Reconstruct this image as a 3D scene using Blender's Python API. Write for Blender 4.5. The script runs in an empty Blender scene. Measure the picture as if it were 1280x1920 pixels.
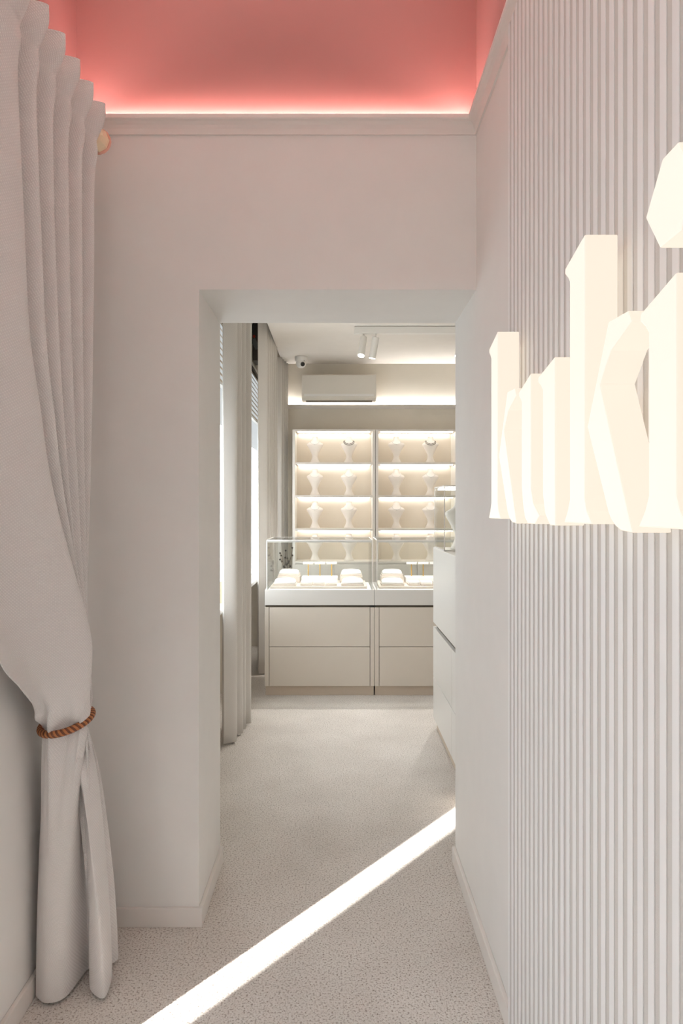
import bpy, bmesh, math, random
from mathutils import Vector, Matrix
random.seed(7)
PI = math.pi
S = bpy.context.scene
COL = S.collection

# ------------------------------------------------------------------ camera, world, sun, exposure
cam_d = bpy.data.cameras.new('camera')
cam_d.sensor_fit = 'VERTICAL'; cam_d.sensor_height = 36.0; cam_d.sensor_width = 24.0
cam_d.lens = 24.0
cam_d.shift_x = 6 / 1920; cam_d.shift_y = -5 / 1920
cam_d.clip_start = 0.02
cam = bpy.data.objects.new('camera', cam_d); COL.objects.link(cam)
cam.location = (0, 0, 1.374); cam.rotation_euler = (PI / 2, 0, 0)
S.camera = cam

W = bpy.data.worlds.new('sky'); S.world = W; W.use_nodes = True
W.node_tree.nodes['Background'].inputs[0].default_value = (0.82, 0.91, 1.0, 1)
W.node_tree.nodes['Background'].inputs[1].default_value = 4.0

sun_d = bpy.data.lights.new('sun', 'SUN'); sun_d.energy = 20.0; sun_d.angle = 0.009; sun_d.color = (1.0, 0.97, 0.93)
sun = bpy.data.objects.new('sun', sun_d); COL.objects.link(sun)
EL = math.radians(24)
sun.rotation_euler = Vector((0.627 * math.cos(EL), 0.779 * math.cos(EL), -math.sin(EL))).to_track_quat('-Z', 'Y').to_euler()
sun.location = (-4, -4, 4)

S.view_settings.view_transform = 'Standard'; S.view_settings.look = 'None'
S.view_settings.exposure = 0.12; S.view_settings.gamma = 1.0; S.view_settings.use_curve_mapping = False
S.cycles.use_denoising = True
S.cycles.max_bounces = 10; S.cycles.diffuse_bounces = 6; S.cycles.transparent_max_bounces = 16
S.cycles.sample_clamp_indirect = 6.0

# ------------------------------------------------------------------ materials
def srgb(r, g, b):
    f = lambda c: (c / 255 / 12.92) if c <= 10 else ((c / 255 + 0.055) / 1.055) ** 2.4
    return (f(r), f(g), f(b), 1)

def new_mat(name):
    m = bpy.data.materials.new(name); m.use_nodes = True
    nt = m.node_tree
    return m, nt, nt.nodes['Principled BSDF']

def plain(name, col, rough=0.6, metal=0.0, vary=0.03, scale=9.0, bump=0.0, bump_scale=200.0, spec=0.5):
    m, nt, b = new_mat(name)
    b.inputs['Roughness'].default_value = rough; b.inputs['Metallic'].default_value = metal
    b.inputs['Specular IOR Level'].default_value = spec
    tc = nt.nodes.new('ShaderNodeTexCoord'); n = nt.nodes.new('ShaderNodeTexNoise')
    n.inputs['Scale'].default_value = scale; n.inputs['Detail'].default_value = 3
    nt.links.new(tc.outputs['Object'], n.inputs['Vector'])
    mx = nt.nodes.new('ShaderNodeMix'); mx.data_type = 'RGBA'
    mx.inputs[6].default_value = [c * (1 - vary) for c in col[:3]] + [1]
    mx.inputs[7].default_value = [min(1, c * (1 + vary)) for c in col[:3]] + [1]
    nt.links.new(n.outputs['Fac'], mx.inputs[0]); nt.links.new(mx.outputs[2], b.inputs['Base Color'])
    if bump:
        n2 = nt.nodes.new('ShaderNodeTexNoise'); n2.inputs['Scale'].default_value = bump_scale; n2.inputs['Detail'].default_value = 2
        nt.links.new(tc.outputs['Object'], n2.inputs['Vector'])
        bp = nt.nodes.new('ShaderNodeBump'); bp.inputs['Strength'].default_value = bump; bp.inputs['Distance'].default_value = 0.002
        nt.links.new(n2.outputs['Fac'], bp.inputs['Height']); nt.links.new(bp.outputs['Normal'], b.inputs['Normal'])
    return m

def glow(name, col, strength, base=(0.9, 0.88, 0.85, 1)):
    m, nt, b = new_mat(name)
    b.inputs['Base Color'].default_value = base; b.inputs['Roughness'].default_value = 0.5
    b.inputs['Emission Color'].default_value = col; b.inputs['Emission Strength'].default_value = strength
    return m

def fabric(name, col, period=0.005, strength=0.5):
    m, nt, b = new_mat(name)
    b.inputs['Roughness'].default_value = 0.9; b.inputs['Specular IOR Level'].default_value = 0.15
    b.inputs['Sheen Weight'].default_value = 0.12
    uv = nt.nodes.new('ShaderNodeUVMap'); uv.uv_map = 'cloth'
    def wave(rot, sc):
        mp = nt.nodes.new('ShaderNodeMapping'); mp.inputs['Rotation'].default_value = (0, 0, rot)
        nt.links.new(uv.outputs['UV'], mp.inputs['Vector'])
        w = nt.nodes.new('ShaderNodeTexWave'); w.inputs['Scale'].default_value = sc
        w.inputs['Distortion'].default_value = 0.6; w.inputs['Detail'].default_value = 1; w.inputs['Detail Scale'].default_value = 3
        nt.links.new(mp.outputs['Vector'], w.inputs['Vector']); return w
    sc = 1.0 / period / PI * 0.5 * PI / 3.14159
    w1 = wave(math.radians(55), 0.314 / period); w2 = wave(math.radians(-30), 0.314 / period)
    ad = nt.nodes.new('ShaderNodeMath'); ad.operation = 'MULTIPLY'
    nt.links.new(w1.outputs['Fac'], ad.inputs[0]); nt.links.new(w2.outputs['Fac'], ad.inputs[1])
    mx = nt.nodes.new('ShaderNodeMix'); mx.data_type = 'RGBA'
    mx.inputs[6].default_value = [c * 0.90 for c in col[:3]] + [1]; mx.inputs[7].default_value = [min(1, c * 1.06) for c in col[:3]] + [1]
    nt.links.new(ad.outputs[0], mx.inputs[0]); nt.links.new(mx.outputs[2], b.inputs['Base Color'])
    bp = nt.nodes.new('ShaderNodeBump'); bp.inputs['Strength'].default_value = strength; bp.inputs['Distance'].default_value = 0.0015
    nt.links.new(ad.outputs[0], bp.inputs['Height']); nt.links.new(bp.outputs['Normal'], b.inputs['Normal'])
    return m

def carpet_mat():
    m, nt, b = new_mat('carpet')
    b.inputs['Roughness'].default_value = 0.95; b.inputs['Specular IOR Level'].default_value = 0.1
    b.inputs['Sheen Weight'].default_value = 0.1
    tc = nt.nodes.new('ShaderNodeTexCoord')
    n1 = nt.nodes.new('ShaderNodeTexNoise'); n1.inputs['Scale'].default_value = 165; n1.inputs['Detail'].default_value = 4; n1.inputs['Roughness'].default_value = 0.7
    n2 = nt.nodes.new('ShaderNodeTexNoise'); n2.inputs['Scale'].default_value = 3.0; n2.inputs['Detail'].default_value = 5
    for n in (n1, n2): nt.links.new(tc.outputs['Object'], n.inputs['Vector'])
    cr = nt.nodes.new('ShaderNodeValToRGB')
    e = cr.color_ramp.elements
    e[0].position = 0.36; e[0].color = srgb(146, 132, 120)
    e[1].position = 0.66; e[1].color = srgb(240, 236, 231)
    k = e.new(0.47); k.color = srgb(230, 222, 214)
    nt.links.new(n1.outputs['Fac'], cr.inputs[0])
    mx = nt.nodes.new('ShaderNodeMix'); mx.data_type = 'RGBA'; mx.blend_type = 'MULTIPLY'; mx.inputs[0].default_value = 1
    cr2 = nt.nodes.new('ShaderNodeValToRGB'); cr2.color_ramp.elements[0].position = 0.3; cr2.color_ramp.elements[1].position = 0.7
    cr2.color_ramp.elements[0].color = (0.86, 0.85, 0.84, 1); cr2.color_ramp.elements[1].color = (1, 1, 1, 1)
    nt.links.new(n2.outputs['Fac'], cr2.inputs[0])
    nt.links.new(cr.outputs[0], mx.inputs[6]); nt.links.new(cr2.outputs[0], mx.inputs[7]); nt.links.new(mx.outputs[2], b.inputs['Base Color'])
    bp = nt.nodes.new('ShaderNodeBump'); bp.inputs['Strength'].default_value = 0.75; bp.inputs['Distance'].default_value = 0.006
    nt.links.new(n1.outputs['Fac'], bp.inputs['Height']); nt.links.new(bp.outputs['Normal'], b.inputs['Normal'])
    return m

def glass_mat(name, tint=(0.97, 0.98, 0.975, 1), refl=1.0):
    m = bpy.data.materials.new(name); m.use_nodes = True; nt = m.node_tree
    nt.nodes.remove(nt.nodes['Principled BSDF']); out = nt.nodes['Material Output']
    t = nt.nodes.new('ShaderNodeBsdfTransparent'); t.inputs[0].default_value = tint
    g = nt.nodes.new('ShaderNodeBsdfGlossy'); g.inputs['Roughness'].default_value = 0.02
    fr = nt.nodes.new('ShaderNodeFresnel'); fr.inputs[0].default_value = 1.5
    mu = nt.nodes.new('ShaderNodeMath'); mu.operation = 'MULTIPLY'; mu.inputs[1].default_value = refl
    mx = nt.nodes.new('ShaderNodeMixShader')
    nt.links.new(fr.outputs[0], mu.inputs[0]); nt.links.new(mu.outputs[0], mx.inputs[0])
    nt.links.new(t.outputs[0], mx.inputs[1]); nt.links.new(g.outputs[0], mx.inputs[2]); nt.links.new(mx.outputs[0], out.inputs[0])
    return m

M = {}
M['paint'] = plain('wall_paint', srgb(226, 223, 219), 0.75, bump=0.06, bump_scale=420)
M['trim'] = plain('trim_paint', srgb(226, 220, 214), 0.5)
M['red'] = plain('red_paint', srgb(138, 64, 55), 0.5, vary=0.02, spec=1.0)
_b = M['red'].node_tree.nodes['Principled BSDF']; _b.inputs['IOR'].default_value = 2.0; _b.inputs['Roughness'].default_value = 0.65; _b.inputs['Specular IOR Level'].default_value = 0.5
M['backpaint'] = plain('back_wall_paint', srgb(226, 219, 207), 0.8, bump=0.05, bump_scale=420)
M['ceil'] = plain('ceiling_paint', srgb(232, 226, 219), 0.8)
M['carpet'] = carpet_mat()
M['paving'] = plain('grey_paving', srgb(170, 168, 164), 0.9, vary=0.1)
M['slat'] = plain('slat_white', srgb(232, 230, 228), 0.55)
M['slatback'] = plain('slat_backing_grey', srgb(205, 200, 194), 0.85, bump=0.3, bump_scale=900)
M['curtain'] = fabric('curtain_cloth', srgb(224, 219, 216), 0.0055, 0.55)
M['curtain2'] = fabric('far_curtain_cloth', srgb(234, 229, 223), 0.006, 0.3)
_n = M['curtain2'].node_tree; _t = _n.nodes.new('ShaderNodeBsdfTranslucent'); _t.inputs[0].default_value = srgb(232, 228, 222); _m = _n.nodes.new('ShaderNodeMixShader'); _m.inputs[0].default_value = 0.08
_n.links.new(_n.nodes['Principled BSDF'].outputs[0], _m.inputs[1]); _n.links.new(_t.outputs[0], _m.inputs[2]); _n.links.new(_m.outputs[0], _n.nodes['Material Output'].inputs[0])
M['rope'] = plain('rope_brown', srgb(132, 78, 47), 0.5, vary=0.25, scale=260)
M['rodgold'] = plain('rose_gold', srgb(236, 196, 160), 0.22, metal=0.85, vary=0.06, scale=30)
M['pinkgold'] = plain('pink_enamel', srgb(238, 178, 160), 0.25, metal=0.3)
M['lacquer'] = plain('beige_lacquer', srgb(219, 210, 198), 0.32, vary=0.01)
M['lacquer_pale'] = plain('pale_lacquer', srgb(222, 219, 214), 0.3, vary=0.01)  # paler lacquer for the aprons and the side counter
M['dark_gap'] = plain('shadow_gap_brown', srgb(98, 88, 74), 0.7)
M['plinth'] = plain('plinth_cover', srgb(206, 192, 176), 0.9, vary=0.06, scale=120)
M['black'] = plain('black_plastic', srgb(22, 21, 20), 0.4)
M['glass'] = glass_mat('case_glass', refl=0.6)
M['edge'] = plain('glass_edge_frost', srgb(232, 228, 224), 0.3)
M['shelf'] = plain('shelf_white', srgb(236, 230, 222), 0.4, vary=0.01)
M['shelfback'] = plain('shelf_back_cream', srgb(224, 215, 201), 0.7)
M['bust'] = plain('bust_cream', srgb(240, 232, 223), 0.7, bump=0.1, bump_scale=600)
M['bustneck'] = plain('bust_tan', srgb(226, 208, 184), 0.7)
M['white'] = plain('white_plastic', srgb(236, 233, 228), 0.35, vary=0.01)
M['acbody'] = plain('air_conditioner_shell', srgb(226, 220, 210), 0.35, vary=0.01)
M['silk'] = plain('white_velvet', srgb(246, 242, 236), 0.8)
M['beige_box'] = plain('beige_leather', srgb(222, 210, 198), 0.6)
M['gold'] = plain('brass', srgb(222, 178, 96), 0.25, metal=0.9)
M['silver'] = plain('silver_chain', srgb(205, 200, 195), 0.3, metal=0.8)
M['darkchain'] = plain('dark_chain', srgb(70, 62, 54), 0.4, metal=0.5)
M['pearl'] = plain('pearl', srgb(248, 244, 238), 0.2)
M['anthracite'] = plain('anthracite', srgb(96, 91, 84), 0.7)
M['greydev'] = plain('grey_plastic', srgb(120, 124, 122), 0.5)
M['reddot'] = plain('red_button', srgb(190, 70, 50), 0.5)
M['blind'] = plain('blind_slat_beige', srgb(228, 219, 206), 0.8)
_n = M['blind'].node_tree; _t = _n.nodes.new('ShaderNodeBsdfTranslucent'); _t.inputs[0].default_value = srgb(228, 216, 200); _m = _n.nodes.new('ShaderNodeMixShader'); _m.inputs[0].default_value = 0.4
_n.links.new(_n.nodes['Principled BSDF'].outputs[0], _m.inputs[1]); _n.links.new(_t.outputs[0], _m.inputs[2]); _n.links.new(_m.outputs[0], _n.nodes['Material Output'].inputs[0])
M['transom'] = glow('grey_film_pane', (0.90, 0.96, 1.0, 1), 0.5, (0.3, 0.32, 0.33, 1))
M['sill'] = plain('sill_white', srgb(240, 240, 238), 0.4)
M['leaf'] = plain('dark_leaf', srgb(72, 66, 60), 0.6)
M['twig'] = plain('twig_brown', srgb(120, 98, 74), 0.7)
M['bronze'] = plain('dark_bronze', srgb(60, 48, 36), 0.4, metal=0.4)
M['tan'] = plain('tan_wood', srgb(190, 165, 130), 0.6)
M['sign_face'] = glow('sign_acrylic_face', (1.0, 0.925, 0.80, 1), 0.86, (0.12, 0.11, 0.10, 1))
M['sign_side'] = glow('sign_acrylic_side', (1.0, 0.87, 0.72, 1), 0.84, (0.12, 0.11, 0.10, 1))
M['led_cove'] = glow('led_cove_front', (1.0, 0.965, 0.96, 1), 135.0)
M['led_back'] = glow('led_cove_back', (1.0, 0.98, 0.95, 1), 74.0)
M['led_shelf_front'] = glow('led_shelf_front', (1.0, 0.985, 0.95, 1), 8.5)
M['led_shelf'] = glow('led_shelf', (1.0, 0.985, 0.95, 1), 7.0)
M['led_case'] = glow('led_case', (1.0, 0.97, 0.94, 1), 75.0)
M['led_bar'] = glow('led_bar', (1.0, 0.97, 0.93, 1), 14.0)
M['daylight'] = glow('bright_window_pane', (0.86, 0.94, 1.0, 1), 4.1)
M['lens'] = glow('spot_lens', (1.0, 0.95, 0.86, 1), 30.0)

# ------------------------------------------------------------------ builders
def obj(name, verts, faces, mat, parent=None, smooth=False, bevel=0.0, loc=None):
    me = bpy.data.meshes.new(name); me.from_pydata([tuple(v) for v in verts], [], faces)
    bm = bmesh.new(); bm.from_mesh(me)
    bmesh.ops.recalc_face_normals(bm, faces=bm.faces[:])
    if bevel:
        bmesh.ops.bevel(bm, geom=[e for e in bm.edges if e.calc_face_angle(0) > 0.5], offset=bevel, segments=2, affect='EDGES', profile=0.5)
    bm.to_mesh(me); bm.free()
    if smooth:
        for p in me.polygons: p.use_smooth = True
    me.materials.append(mat if not isinstance(mat, str) else M[mat])
    o = bpy.data.objects.new(name, me); COL.objects.link(o)
    if parent is not None: o.parent = parent
    if loc is not None: o.location = loc
    return o

class B:
    """collects simple solids into one mesh"""
    def __init__(s): s.v = []; s.f = []
    def box(s, x0, x1, y0, y1, z0, z1):
        n = len(s.v)
        s.v += [(x, y, z) for x in (x0, x1) for y in (y0, y1) for z in (z0, z1)]
        s.f += [tuple(n + i for i in q) for q in ((0, 1, 3, 2), (4, 6, 7, 5), (0, 4, 5, 1), (2, 3, 7, 6), (0, 2, 6, 4), (1, 5, 7, 3))]
        return s
    def loft(s, rings, cap=True, closed=True):
        n = len(s.v); k = len(rings[0])
        for r in rings: s.v += [tuple(p) for p in r]
        for i in range(len(rings) - 1):
            for j in range(k if closed else k - 1):
                a = n + i * k + j; b = n + i * k + (j + 1) % k
                s.f.append((a, b, b + k, a + k))
        if cap:
            s.f.append(tuple(n + j for j in range(k)))
            s.f.append(tuple(n + (len(rings) - 1) * k + j for j in reversed(range(k))))
        return s
    def tube(s, pts, r, seg=8, closed=False):
        pts = [Vector(p) for p in pts]; N = len(pts); rings = []
        up = Vector((0, 0, 1))
        for i, p in enumerate(pts):
            if closed: d = pts[(i + 1) % N] - pts[i - 1]
            else: d = pts[min(i + 1, N - 1)] - pts[max(i - 1, 0)]
            d.normalize()
            a = d.cross(up)
            if a.length < 1e-3: a = d.cross(Vector((1, 0, 0)))
            a.normalize(); b = d.cross(a)
            rr = r[i] if isinstance(r, (list, tuple)) else r
            rings.append([p + a * rr * math.cos(2 * PI * j / seg) + b * rr * math.sin(2 * PI * j / seg) for j in range(seg)])
        if closed:
            n = len(s.v); k = seg
            for q in rings: s.v += [tuple(p) for p in q]
            for i in range(N):
                for j in range(k):
                    s.f.append((n + i * k + j, n + i * k + (j + 1) % k, n + ((i + 1) % N) * k + (j + 1) % k, n + ((i + 1) % N) * k + j))
        else: s.loft(rings)
        return s
    def lathe(s, prof, c=(0, 0, 0), seg=24, sx=1.0, sy=1.0):
        rings = [[(c[0] + r * sx * math.cos(2 * PI * j / seg), c[1] + r * sy * math.sin(2 * PI * j / seg), c[2] + z) for j in range(seg)] for r, z in prof]
        return s.loft(rings)
    def build(s, name, mat, parent=None, **k): return obj(name, s.v, s.f, mat, parent, **k)

def box(name, mat, b6, parent=None, bevel=0.0): return B().box(*b6).build(name, mat, parent, bevel=bevel)
def tag(o, label=None, cat=None, group=None, kind=None):
    if label: o['label'] = label
    if cat: o['category'] = cat
    if group: o['group'] = group
    if kind: o['kind'] = kind
    return o
def thing(name, label, cat, loc=(0, 0, 0), group=None):
    o = bpy.data.objects.new(name, None); COL.objects.link(o); o.location = loc; o.empty_display_size = 0.05
    return tag(o, label, cat, group)
def struct(name, mat, *boxes):
    b = B()
    for q in boxes: b.box(*q)
    return tag(b.build(name, mat), kind='structure')
def copy_tree(o, parent=None):
    c = o.copy(); COL.objects.link(c); c.parent = parent
    for ch in list(o.children): copy_tree(ch, c)
    return c
def cr(p0, p1, p2, p3, t):
    return 0.5 * ((2 * p1) + (-p0 + p2) * t + (2 * p0 - 5 * p1 + 4 * p2 - p3) * t * t + (-p0 + 3 * p1 - 3 * p2 + p3) * t * t * t)
def spline(vals, n):
    """Catmull-Rom through Vectors, n samples per span"""
    out = []; K = len(vals)
    for i in range(K - 1):
        a = vals[max(i - 1, 0)]; b = vals[i]; c = vals[i + 1]; d = vals[min(i + 2, K - 1)]
        for j in range(n): out.append(cr(a, b, c, d, j / n))
    out.append(vals[-1]); return out

# ------------------------------------------------------------------ setting: front room
XL, XR, YF = -0.865, 0.456, 2.255
YB = 2.66              # back face of the partition wall
OX = -0.46             # left jamb of the opening
ZC, ZTOP = 2.64, 3.22
YREAR = -0.95
floor = tag(box('floor', 'carpet', (-1.3, 3.1, YREAR - 0.1, 7.1, -0.05, 0.0)), kind='structure')
struct('wall_left', 'paint', (XL - 0.1, XL, YREAR, -0.85, 0, ZC), (XL - 0.1, XL, 0.20, 1.064, 0, ZC), (XL - 0.1, XL, -0.85, 0.20, 2.55, ZC), (XL - 0.1, XL, 1.40, YF, 0, ZC), (XL - 0.1, XL, 1.064, 1.40, 1.9, ZC))  # wide opening added out of view to let sky light in
struct('wall_left_above_cornice', 'red', (XL - 0.1, XL, YREAR, YF + 0.1, ZC, ZTOP))
struct('wall_front', 'paint', (XL - 0.1, OX, YF, YB, 0, ZC), (OX, XR, YF, YB, 2.10, ZC), (XL - 0.1, XR + 0.1, 2.42, YB, ZC, ZTOP))
struct('wall_front_above_cornice', 'red', (XL, XR, YF, 2.42, ZC, ZTOP))
struct('wall_right', 'paint', (XR, XR + 0.1, YREAR, YB, 0, ZC))
struct('wall_right_above_cornice', 'red', (XR, XR + 0.1, YREAR, YF + 0.1, ZC, ZTOP))
struct('wall_rear', 'paint', (XL - 0.1, XR + 0.1, YREAR - 0.1, YREAR, 0, ZTOP))
struct('wall_sun_block', 'paint', (-1.95, -1.85, -5.0, -0.10, 0, 3.4))  # unseen wall added to keep the sun out of the left opening
struct('floor_pavement', 'paving', (-6.0, -1.3, -5.0, 7.1, -0.05, -0.002), (-1.3, 3.1, -5.0, YREAR - 0.1, -0.05, -0.002))
struct('ceiling', 'ceil', (XL - 0.1, XR + 0.1, YREAR - 0.1, YF + 0.1, ZTOP, ZTOP + 0.08))

# baseboards
BBH, BBT = 0.062, 0.013
def baseboard(name, *bx): return tag(B_all(bx).build(name, 'trim', bevel=0.002), kind='structure')
def B_all(bx):
    b = B()
    for q in bx: b.box(*q)
    return b
baseboard('baseboard_left', (XL, XL + BBT, YREAR, -0.85, 0, BBH), (XL, XL + BBT, 0.20, 1.064, 0, BBH), (XL, XL + BBT, 1.40, YF, 0, BBH))
baseboard('baseboard_front', (XL, OX + BBT, YF - BBT, YF, 0, BBH))
baseboard('baseboard_jamb', (OX, OX + BBT, YF, YB, 0, BBH))
baseboard('baseboard_right', (XR - BBT, XR, 1.782, YB, 0, BBH))

# cornice: cove profile (distance from wall, height)
CP = [(0.0, 2.609), (0.006, 2.609), (0.007, 2.616), (0.009, 2.626), (0.014, 2.637), (0.022, 2.645), (0.028, 2.648), (0.031, 2.651), (0.031, 2.663), (0.027, 2.663), (0.027, 2.654), (0.0, 2.646)]
b = B()
path = []
def ring(fx, fy, prof): return [(fx(d), fy(d), z) for d, z in prof]
b.loft([ring(lambda d: XL + d, lambda d: YREAR, CP), ring(lambda d: XL + d, lambda d: YF - d, CP),
        ring(lambda d: XR - d, lambda d: YF - d, CP), ring(lambda d: XR - d, lambda d: YREAR, CP)])
tag(b.build('trim_cornice_front', 'trim'), kind='structure')
# LED tape lying in the cornice trough
lt = thing('cove_light', 'white LED tape hidden behind the cornice under the red ceiling', 'light', (0, 2.2, 2.652))
def child_at(o, parent):
    o.parent = parent; o.matrix_parent_inverse = Matrix.Translation(parent.location).inverted(); return o
child_at(box('led_tape', 'led_cove', (XL + 0.03, XR - 0.03, YF - 0.020, YF - 0.010, 2.653, 2.656)), lt)
child_at(box('led_tape', 'led_cove', (XL + 0.008, XL + 0.016, YREAR + 0.1, YF - 0.03, 2.653, 2.656)), lt)
child_at(box('led_tape', 'led_cove', (XR - 0.014, XR - 0.008, YREAR + 0.1, YF - 0.03, 2.653, 2.656)), lt)

# rear wall stays closed; daylight enters by the added left-wall opening
# slatted panel on the right wall
sp = thing('slatted_wall_panel', 'grey wall panel with narrow white vertical slats behind the glowing letters', 'wall panel', (XR - 0.008, 0.5, 0))
PX = 0.444
child_at(box('backing_board', 'slatback', (PX, XR - 0.0005, -0.62, 1.782, 0.0, 2.632)), sp)
slat0 = None
y = 1.780
i = 0
while y > -0.6:
    if slat0 is None:
        slat0 = box('slat', 'slat', (PX - 0.002, PX, -0.018, 0.0, 0.0, 2.632), bevel=0.0006)
        o = slat0
    else:
        o = slat0.copy(); COL.objects.link(o)
    o.location = (0, y, 0); o.parent = sp; o.matrix_parent_inverse = Matrix.Translation(sp.location).inverted()
    y -= 0.035

# ------------------------------------------------------------------ setting: back room
YBK, XRR, ZB = 6.92, 3.0, 2.85
XW = -0.74
struct('wall_back', 'backpaint', (-1.1, XRR, YBK, YBK + 0.1, 0, 3.2))
struct('wall_back_right', 'backpaint', (XRR, XRR + 0.1, YB - 0.1, YBK, 0, 3.2))
struct('wall_back_near', 'backpaint', (XR + 0.1, XRR, YB - 0.1, YB, 0, 3.2), (-1.1, XL - 0.1, YB - 0.1, YB, 0, 3.2))
struct('ceiling_back', 'ceil', (-0.563, XRR, YB, YBK, ZB, ZB + 0.3))
struct('ceiling_curtain_recess', 'ceil', (-1.1, -0.563, YB, YBK, 3.15, 3.25))
W1 = (3.30, 5.10); W2 = (5.50, 6.86)
struct('wall_back_left', 'backpaint', (-1.05, XW, YB, W1[0], 0, 3.15), (-1.05, XW, W1[1], W2[0], 0, 3.15), (-1.05, XW, W2[1], YBK, 0, 3.15),
       (-1.05, XW, W1[0], W1[1], 2.64, 3.15), (-1.05, XW, W2[0], W2[1], 2.64, 3.15),
       (-1.05, -0.92, W1[0], W1[1], 0, 0.76), (-1.05, -0.92, W2[0], W2[1], 0, 0.76), (-1.05, -0.84, W1[0], W2[1], 0.745, 0.76), )
baseboard('baseboard_back_left', (-0.92, -0.905, W1[0], W1[1], 0, 0.1), (-0.92, -0.905, W2[0], W2[1], 0, 0.1))
baseboard('baseboard_back', (-0.92, -0.46, YBK - 0.015, YBK, 0, 0.1))

def window(name, y0, y1):
    w = bpy.data.objects.new(name, None); COL.objects.link(w); w.location = (-0.80, (y0 + y1) / 2, 0.775); w['kind'] = 'structure'
    child_at(box('bright_pane', 'daylight', (-0.812, -0.806, y0, y1, 0.775, 1.95)), w)
    child_at(box('transom_pane', 'transom', (-0.812, -0.804, y0, y1, 1.95, 2.64)), w)
    fr = B()
    for a in (y0, (y0 + y1) / 2 - 0.02, y1 - 0.04): fr.box(-0.82, -0.79, a, a + 0.04, 0.775, 2.64)
    child_at(fr.build('frame', 'sill'), w)
    child_at(box('window_sill', 'sill', (-0.95, -0.70, y0 - 0.02, y1 + 0.02 if y1 < 6 else y1, 0.745, 0.775), bevel=0.003), w)
    return w
window('window_1', *W1); window('window_2', *W2)

def blind(y0, y1, label):
    t = thing('window_blind', label, 'blind', (-0.77, (y0 + y1) / 2, 2.18))
    hr = child_at(box('head_rail', 'anthracite', (-0.785, -0.755, y0, y1, 2.615, 2.638)), t)
    z = 2.20; k = 0
    while z < 2.61:
        s = B()
        s.loft([[(-0.784, yy, z + 0.041), (-0.781, yy, z + 0.041), (-0.757, yy, z + 0.006), (-0.760, yy, z)] for yy in (y0, y1)])
        child_at(s.build('slat', 'blind'), t); z += 0.042
    child_at(box('bottom_rail', 'sill', (-0.780, -0.755, y0, y1, 2.180, 2.196)), t)
    return t
blind(W1[0] + 0.02, W1[1] - 0.02, 'beige slatted blind half lowered over the window nearest the doorway')
blind(W2[0] + 0.02, W2[1] - 0.02, 'beige slatted blind half lowered over the window nearest the back wall')

# dark housing in the curtain recess
hb = thing('ventilation_housing', 'dark grey housing up in the curtain recess between two white curtains', 'housing', (-0.714, 6.0, 2.66))
child_at(box('housing_shell', 'anthracite', (-0.7395, -0.688, 5.90, 6.10, 2.66, 3.12), bevel=0.004), hb)
sn = thing('tilted_sensor', 'small tilted grey sensor with red button on dark housing', 'sensor', (-0.714, 5.885, 2.80))
o = box('sensor_case', 'greydev', (-0.022, 0.022, -0.012, 0.012, -0.045, 0.045), sn, bevel=0.003); o.rotation_euler = (0, math.radians(-28), 0)
o2 = B().lathe([(0.012, 0), (0.012, 0.006), (0.008, 0.010)], seg=12).build('button', 'reddot', sn); o2.rotation_euler = (PI / 2, 0, 0); o2.location = (-0.01, -0.010, 0.062)
post = tag(box('pier_shade_strip', 'anthracite', (-0.735, -0.62, 6.48, 6.54, 0.78, 2.84), bevel=0.003), 'dark grey upright strip standing in for the shaded pier beside the farthest white curtain', 'post')  # dark strip added where the pier wall only lies in shade

# back cornice with light
CB = [(0.0, 2.392), (0.010, 2.392), (0.014, 2.402), (0.030, 2.412), (0.045, 2.418), (0.045, 2.430), (0.040, 2.430), (0.040, 2.420), (0.0, 2.414)]
b = B(); b.loft([[(x, YBK - d, z) for d, z in CB] for x in (XW, XRR)])
tag(b.build('trim_cornice_back', 'trim'), kind='structure')
bl = thing('cove_light', 'warm white LED tape on the cornice below the air conditioner', 'light', (1.0, 6.9, 2.42))
child_at(box('led_tape', 'led_back', (XW + 0.02, XRR - 0.05, YBK - 0.026, YBK - 0.014, 2.4185, 2.421)), bl)

# ------------------------------------------------------------------ glowing sign: k u k i
sg = thing('illuminated_sign', 'warm glowing three-dimensional letters reading kuki on slatted wall', 'sign', (0.40, 1.2, 1.35))
XFs, XBs = 0.374, 0.425
def glyph(name, polys, parent):
    """each polygon in (Y, Z), pushed from the front plane to the back plane with a softened front edge"""
    me = bpy.data.meshes.new(name); bm = bmesh.new()
    for poly in polys:
        vf = [bm.verts.new((XFs, y, z)) for y, z in poly]; vb = [bm.verts.new((XBs, y, z)) for y, z in poly]
        bm.faces.new(vf); bm.faces.new(list(reversed(vb)))
        k = len(poly)
        for i in range(k): bm.faces.new((vf[i], vb[i], vb[(i + 1) % k], vf[(i + 1) % k]))
    bmesh.ops.recalc_face_normals(bm, faces=bm.faces[:])
    bmesh.ops.bevel(bm, geom=bm.edges[:], offset=0.0022, segments=2, affect='EDGES', profile=0.5)
    for f in bm.faces: f.material_index = 0 if f.normal.x < -0.7 else 1
    bm.to_mesh(me); bm.free()
    me.materials.append(M['sign_face']); me.materials.append(M['sign_side'])
    o = bpy.data.objects.new(name, me); COL.objects.link(o)
    o.parent = parent; wl = parent.matrix_world if parent.parent else Matrix.Translation(parent.location)
    o.matrix_parent_inverse = Matrix.Translation(sg.location).inverted()
    return o
def stem(N, T):
    F = N + 0.068
    return [(N, T), (N + 0.090, T - 0.021), (N + 0.091, T - 0.030), (F + 0.008, T - 0.041), (F, T - 0.050), (F, 1.390), (F + 0.010, 1.372), (N + 0.096, 1.352), (N - 0.030, 1.352), (N - 0.008, 1.372), (N, 1.390)]
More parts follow.
